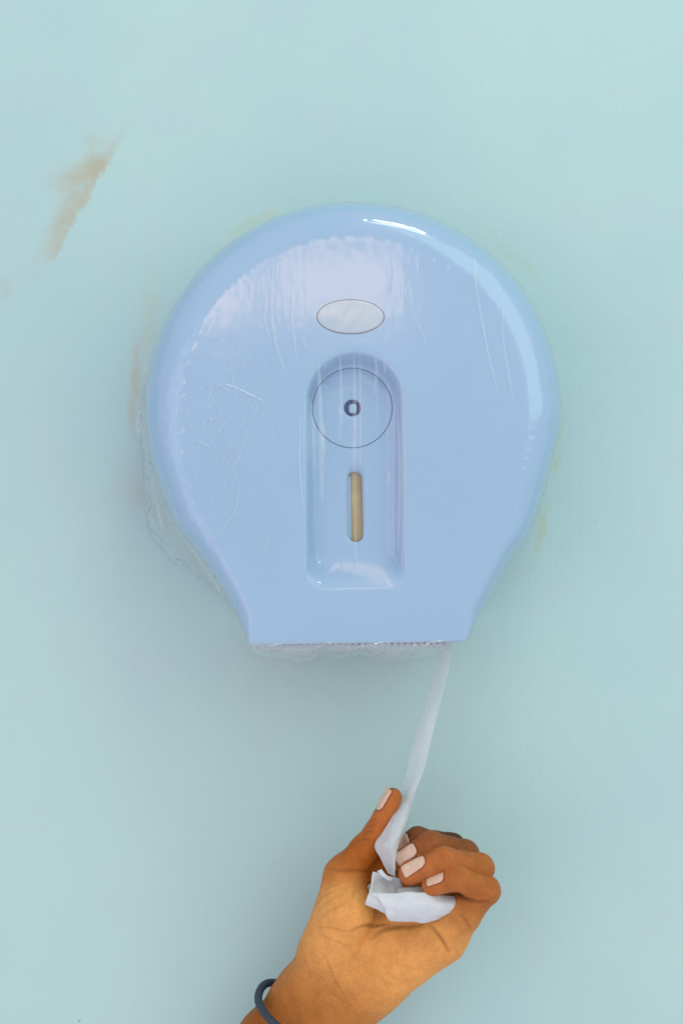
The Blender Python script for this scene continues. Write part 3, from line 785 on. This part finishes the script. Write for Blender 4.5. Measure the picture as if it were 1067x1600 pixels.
NAILRIM = []
def nail(cpx, axis_px, length, width, toward=None, lift=.22, tilt=0.0, curve=1.0, c3=None, nrm=None, fi=None):
    """a curved nail plate lying on the skin at a pixel, pointing along axis_px"""
    c = hit(*cpx) if c3 is None else c3
    n_ = grad(c[None], 1.2)[0] if nrm is None else nrm
    n_ = n_/np.linalg.norm(n_)
    a = at(axis_px[2]+axis_px[0], axis_px[3]+axis_px[1], 95)-at(axis_px[2], axis_px[3], 95) if len(axis_px) == 4 else np.asarray(axis_px, float)
    a = a/np.linalg.norm(a); a = a-n_*np.dot(a, n_); a /= np.linalg.norm(a); s = np.cross(n_, a)
    nu, nv = 17, 13; top_ = []; R = width*.62/curve
    P_, FB = [], []
    for i in range(nu):
        u = i/(nu-1)*2-1                                    # -1 at the root, 1 at the free edge
        wf = math.sqrt(max(0, 1-((-u-.5)/.56)**2)) if u < -.5 else 1.0
        if u > .9: wf *= 1-.18*((u-.9)/.1)**2
        for j in range(nv):
            v = (j/(nv-1)*2-1)*wf
            x = v*width/2; P_.append(c+a*(u*length/2)+s*x); FB.append(-(R-math.sqrt(max(R*R-x*x, 0)))-.03*length*u*u+tilt*u)
    P_ = np.array(P_); FB = np.array(FB); Q = P_+n_*3.0
    fs = hand_sdf if fi is None else (lambda P: finger_sdf(P, fi))
    for _ in range(14): Q = Q-n_*fs(Q)[:, None]*.8
    hgt = np.where(np.abs(fs(Q)) < .1, (Q-P_)@n_, -9)
    top_ = P_+n_*(lift+np.maximum(hgt, FB-.5))[:, None]
    T = np.array(top_); B = T-n_*.55
    V = np.vstack([T, B]); m_ = nu*nv; F = []
    for i in range(nu-1):
        for j in range(nv-1):
            q = (i*nv+j, (i+1)*nv+j, (i+1)*nv+j+1, i*nv+j+1); F.append(q); F.append(tuple(m_+k for k in q[::-1]))
    rim = [j for j in range(nv)]+[i*nv+nv-1 for i in range(1, nu)]+[(nu-1)*nv+j for j in range(nv-2, -1, -1)]+[i*nv for i in range(nu-2, 0, -1)]
    for p, q in zip(rim, rim[1:]+rim[:1]): F.append((p, q, m_+q, m_+p))
    NAILRIM.append(T[rim]); NAILRIM.append(T[rim]*.93+T.mean(0)*.07)
    return mk('fingernail', V, F, M_nail, person)
nail((679, 1372), fingers[3][3]-fingers[3][2], 12.5, 6.6, fi=3)
nail((645, 1352), (-36, 15, 648, 1352), 15.8, 7.8, fi=2)
nail((633, 1334), (-33, 17, 633, 1334), 14.8, 8.6, fi=1)
nail((629, 1318), (-30, 18, 630, 1320), 12.5, 8.6, fi=0)
tn = np.array([-.68, -.66, .34]); tn /= np.linalg.norm(tn)
tc = J(604, 1250, 79); 
for _ in range(40): tc = tc+tn*max(0, -hand_sdf(tc[None])[0]+.02) if hand_sdf(tc[None])[0] < 0 else tc
nail(None, J(616, 1236, 78)-J(596, 1272, 78), 14.5, 9.0, c3=tc, nrm=tn, lift=.35)

# cuticles: the skin dips and darkens along each nail's edge
for rim_ in NAILRIM[::2]:
    I = np.where(np.all((Vh > rim_.min(0)-3) & (Vh < rim_.max(0)+3), axis=1))[0]
    if not len(I): continue
    dd = np.min(np.linalg.norm(Vh[I][:, None]-rim_[None], axis=2), axis=1); e = np.exp(-(dd/1.1)**2)
    colh[I] *= (1-.45*e)[:, None]; Vh[I] -= Nh[I]*(.25*e)[:, None]
person.data.vertices.foreach_set('co', ((Vh-np.array(person.location)*1000)/1000).astype(np.float32).ravel())
ca.data.foreach_set('color', np.c_[colh, np.ones(len(colh))].astype(np.float32).ravel()); person.data.update()

# ------------------------------------------------------------------ dark elastic band round the wrist
bp = catmull(ats([(404, 1556, 60), (407, 1574, 76), (422, 1592, 90), (450, 1616, 97), (505, 1650, 98), (560, 1650, 86), (578, 1620, 62), (545, 1582, 42), (480, 1545, 36), (432, 1536, 40), (412, 1540, 48)]), 120, True)
bp = bp+np.array([[mnoise.noise(Vector(p*.05)) for k in range(3)] for p in bp])*.4
V, F = tube(bp, 2.5, 16, True)
band = mk('wristband', V, F, M_band, origin=bp.mean(0)); tag(band, 'thin dark elastic band hanging loose round the wrist', 'wristband')

# ------------------------------------------------------------------ the toilet paper between dispenser and hand
strip = empty('toilet_paper_strip', at(640, 1370, 70)); tag(strip, 'white toilet paper strip pulled from the dispenser and crumpled in the fist', 'toilet paper')
def patch(name, rows, nu, nv, amp=.25, seed=0, thick=.22, m=None):
    R = [catmull(ats(r), nu) for r in rows]
    cols = [catmull(np.array([R[j][i] for j in range(len(R))]), nv) if len(R) > 2 else np.linspace(R[0][i], R[1][i], nv) for i in range(nu)]
    G = np.array(cols)                                   # nu x nv x 3
    tu = np.gradient(G, axis=0); tv = np.gradient(G, axis=1); n_ = np.cross(tu, tv); n_ /= np.maximum(np.linalg.norm(n_, axis=2), 1e-6)[..., None]
    fold = lambda q: (1-3.2*abs(mnoise.noise(Vector(q*.075)+Vector((seed*1.7, 3, 0)))))*1.3
    nz = np.array([[fold(G[i, j])*(amp > .42)+mnoise.noise(Vector(G[i, j]*.16)+Vector((seed, 0, 0)))+.5*mnoise.noise(Vector(G[i, j]*.5)+Vector((0, seed, 0))) for j in range(nv)] for i in range(nu)])
    G = G+n_*(nz*amp)[..., None]
    V = G.reshape(-1, 3); F = [(i*nv+j, (i+1)*nv+j, (i+1)*nv+j+1, i*nv+j+1) for i in range(nu-1) for j in range(nv-1)]
    o = mk(name, V, F, m or M_paper, strip)
    md = o.modifiers.new('thickness', 'SOLIDIFY'); md.thickness = thick/1000; md.offset = 0
    return o
# the sheet leaves the roll with its width pointing away from the wall, so it is seen almost edge-on, and is gathered by the hand
rows = [
    [(690, 985, 58), (698, 985, 72), (708, 985, 82)],
    [(678, 1050, 60), (688, 1050, 75), (699, 1050, 84)],
    [(664, 1100, 60), (674, 1100, 77), (687, 1100, 86)],
    [(648, 1150, 60), (660, 1152, 80), (674, 1152, 88)],
    [(636, 1203, 62), (650, 1203, 83), (662, 1203, 92)],
    [(626, 1240, 64), (642, 1240, 86), (648, 1240, 88)],
    [(612, 1276, 86), (632, 1276, 92), (641, 1276, 76)],
    [(598, 1300, 90), (625, 1300, 95), (632, 1302, 78)],
    [(585, 1321, 92), (618, 1321, 99), (622, 1325, 84)],
    [(595, 1342, 96), (616, 1344, 103), (617, 1350, 92)],
    [(606, 1365, 97), (616, 1369, 100), (617, 1372, 94)],
]
patch('pulled_sheet', rows, 24, 110, .22, 1, m=M_thin)
# crumpled end held in the fist
patch('inner_fold', [[(584, 1362, 97), (604, 1367, 90), (624, 1372, 88)], [(580, 1380, 99), (604, 1384, 88), (630, 1388, 88)], [(577, 1396, 101), (604, 1400, 94), (640, 1402, 92)]], 20, 16, .7, 4)
patch('front_flap', [[(577, 1393, 104), (600, 1395.5, 106), (650, 1394, 108), (690, 1397, 104), (718, 1401, 99)], [(590, 1402, 108), (604, 1412, 110), (650, 1413, 112), (690, 1412, 109), (719, 1411, 101)],
                     [(603, 1424, 107), (606, 1428, 109), (650, 1430, 110), (690, 1428, 107), (718, 1420, 101)], [(607, 1436, 102), (612, 1440, 104), (645, 1441, 104), (672, 1441, 103), (716, 1424, 99)]], 40, 24, .45, 8)
patch('side_lip', [[(577, 1393, 103), (588, 1396, 106), (598, 1404, 107)], [(573, 1404, 103), (584, 1410, 105), (601, 1418, 106)], [(570, 1413, 101), (584, 1419, 102), (603, 1428, 103)]], 14, 12, .4, 12)
patch('rolled_edge', [[(589, 1361, 101), (596, 1368, 104), (606, 1376, 103), (613, 1375, 101)], [(596, 1358, 102), (603, 1367, 106), (609, 1371, 105), (613, 1371, 102)]], 20, 8, .3, 15)
patch('upper_flap', [[(622, 1388, 92), (640, 1386, 96), (662, 1385, 96)], [(620, 1398, 96), (640, 1399, 102), (672, 1399, 102)]], 16, 10, .4, 19)
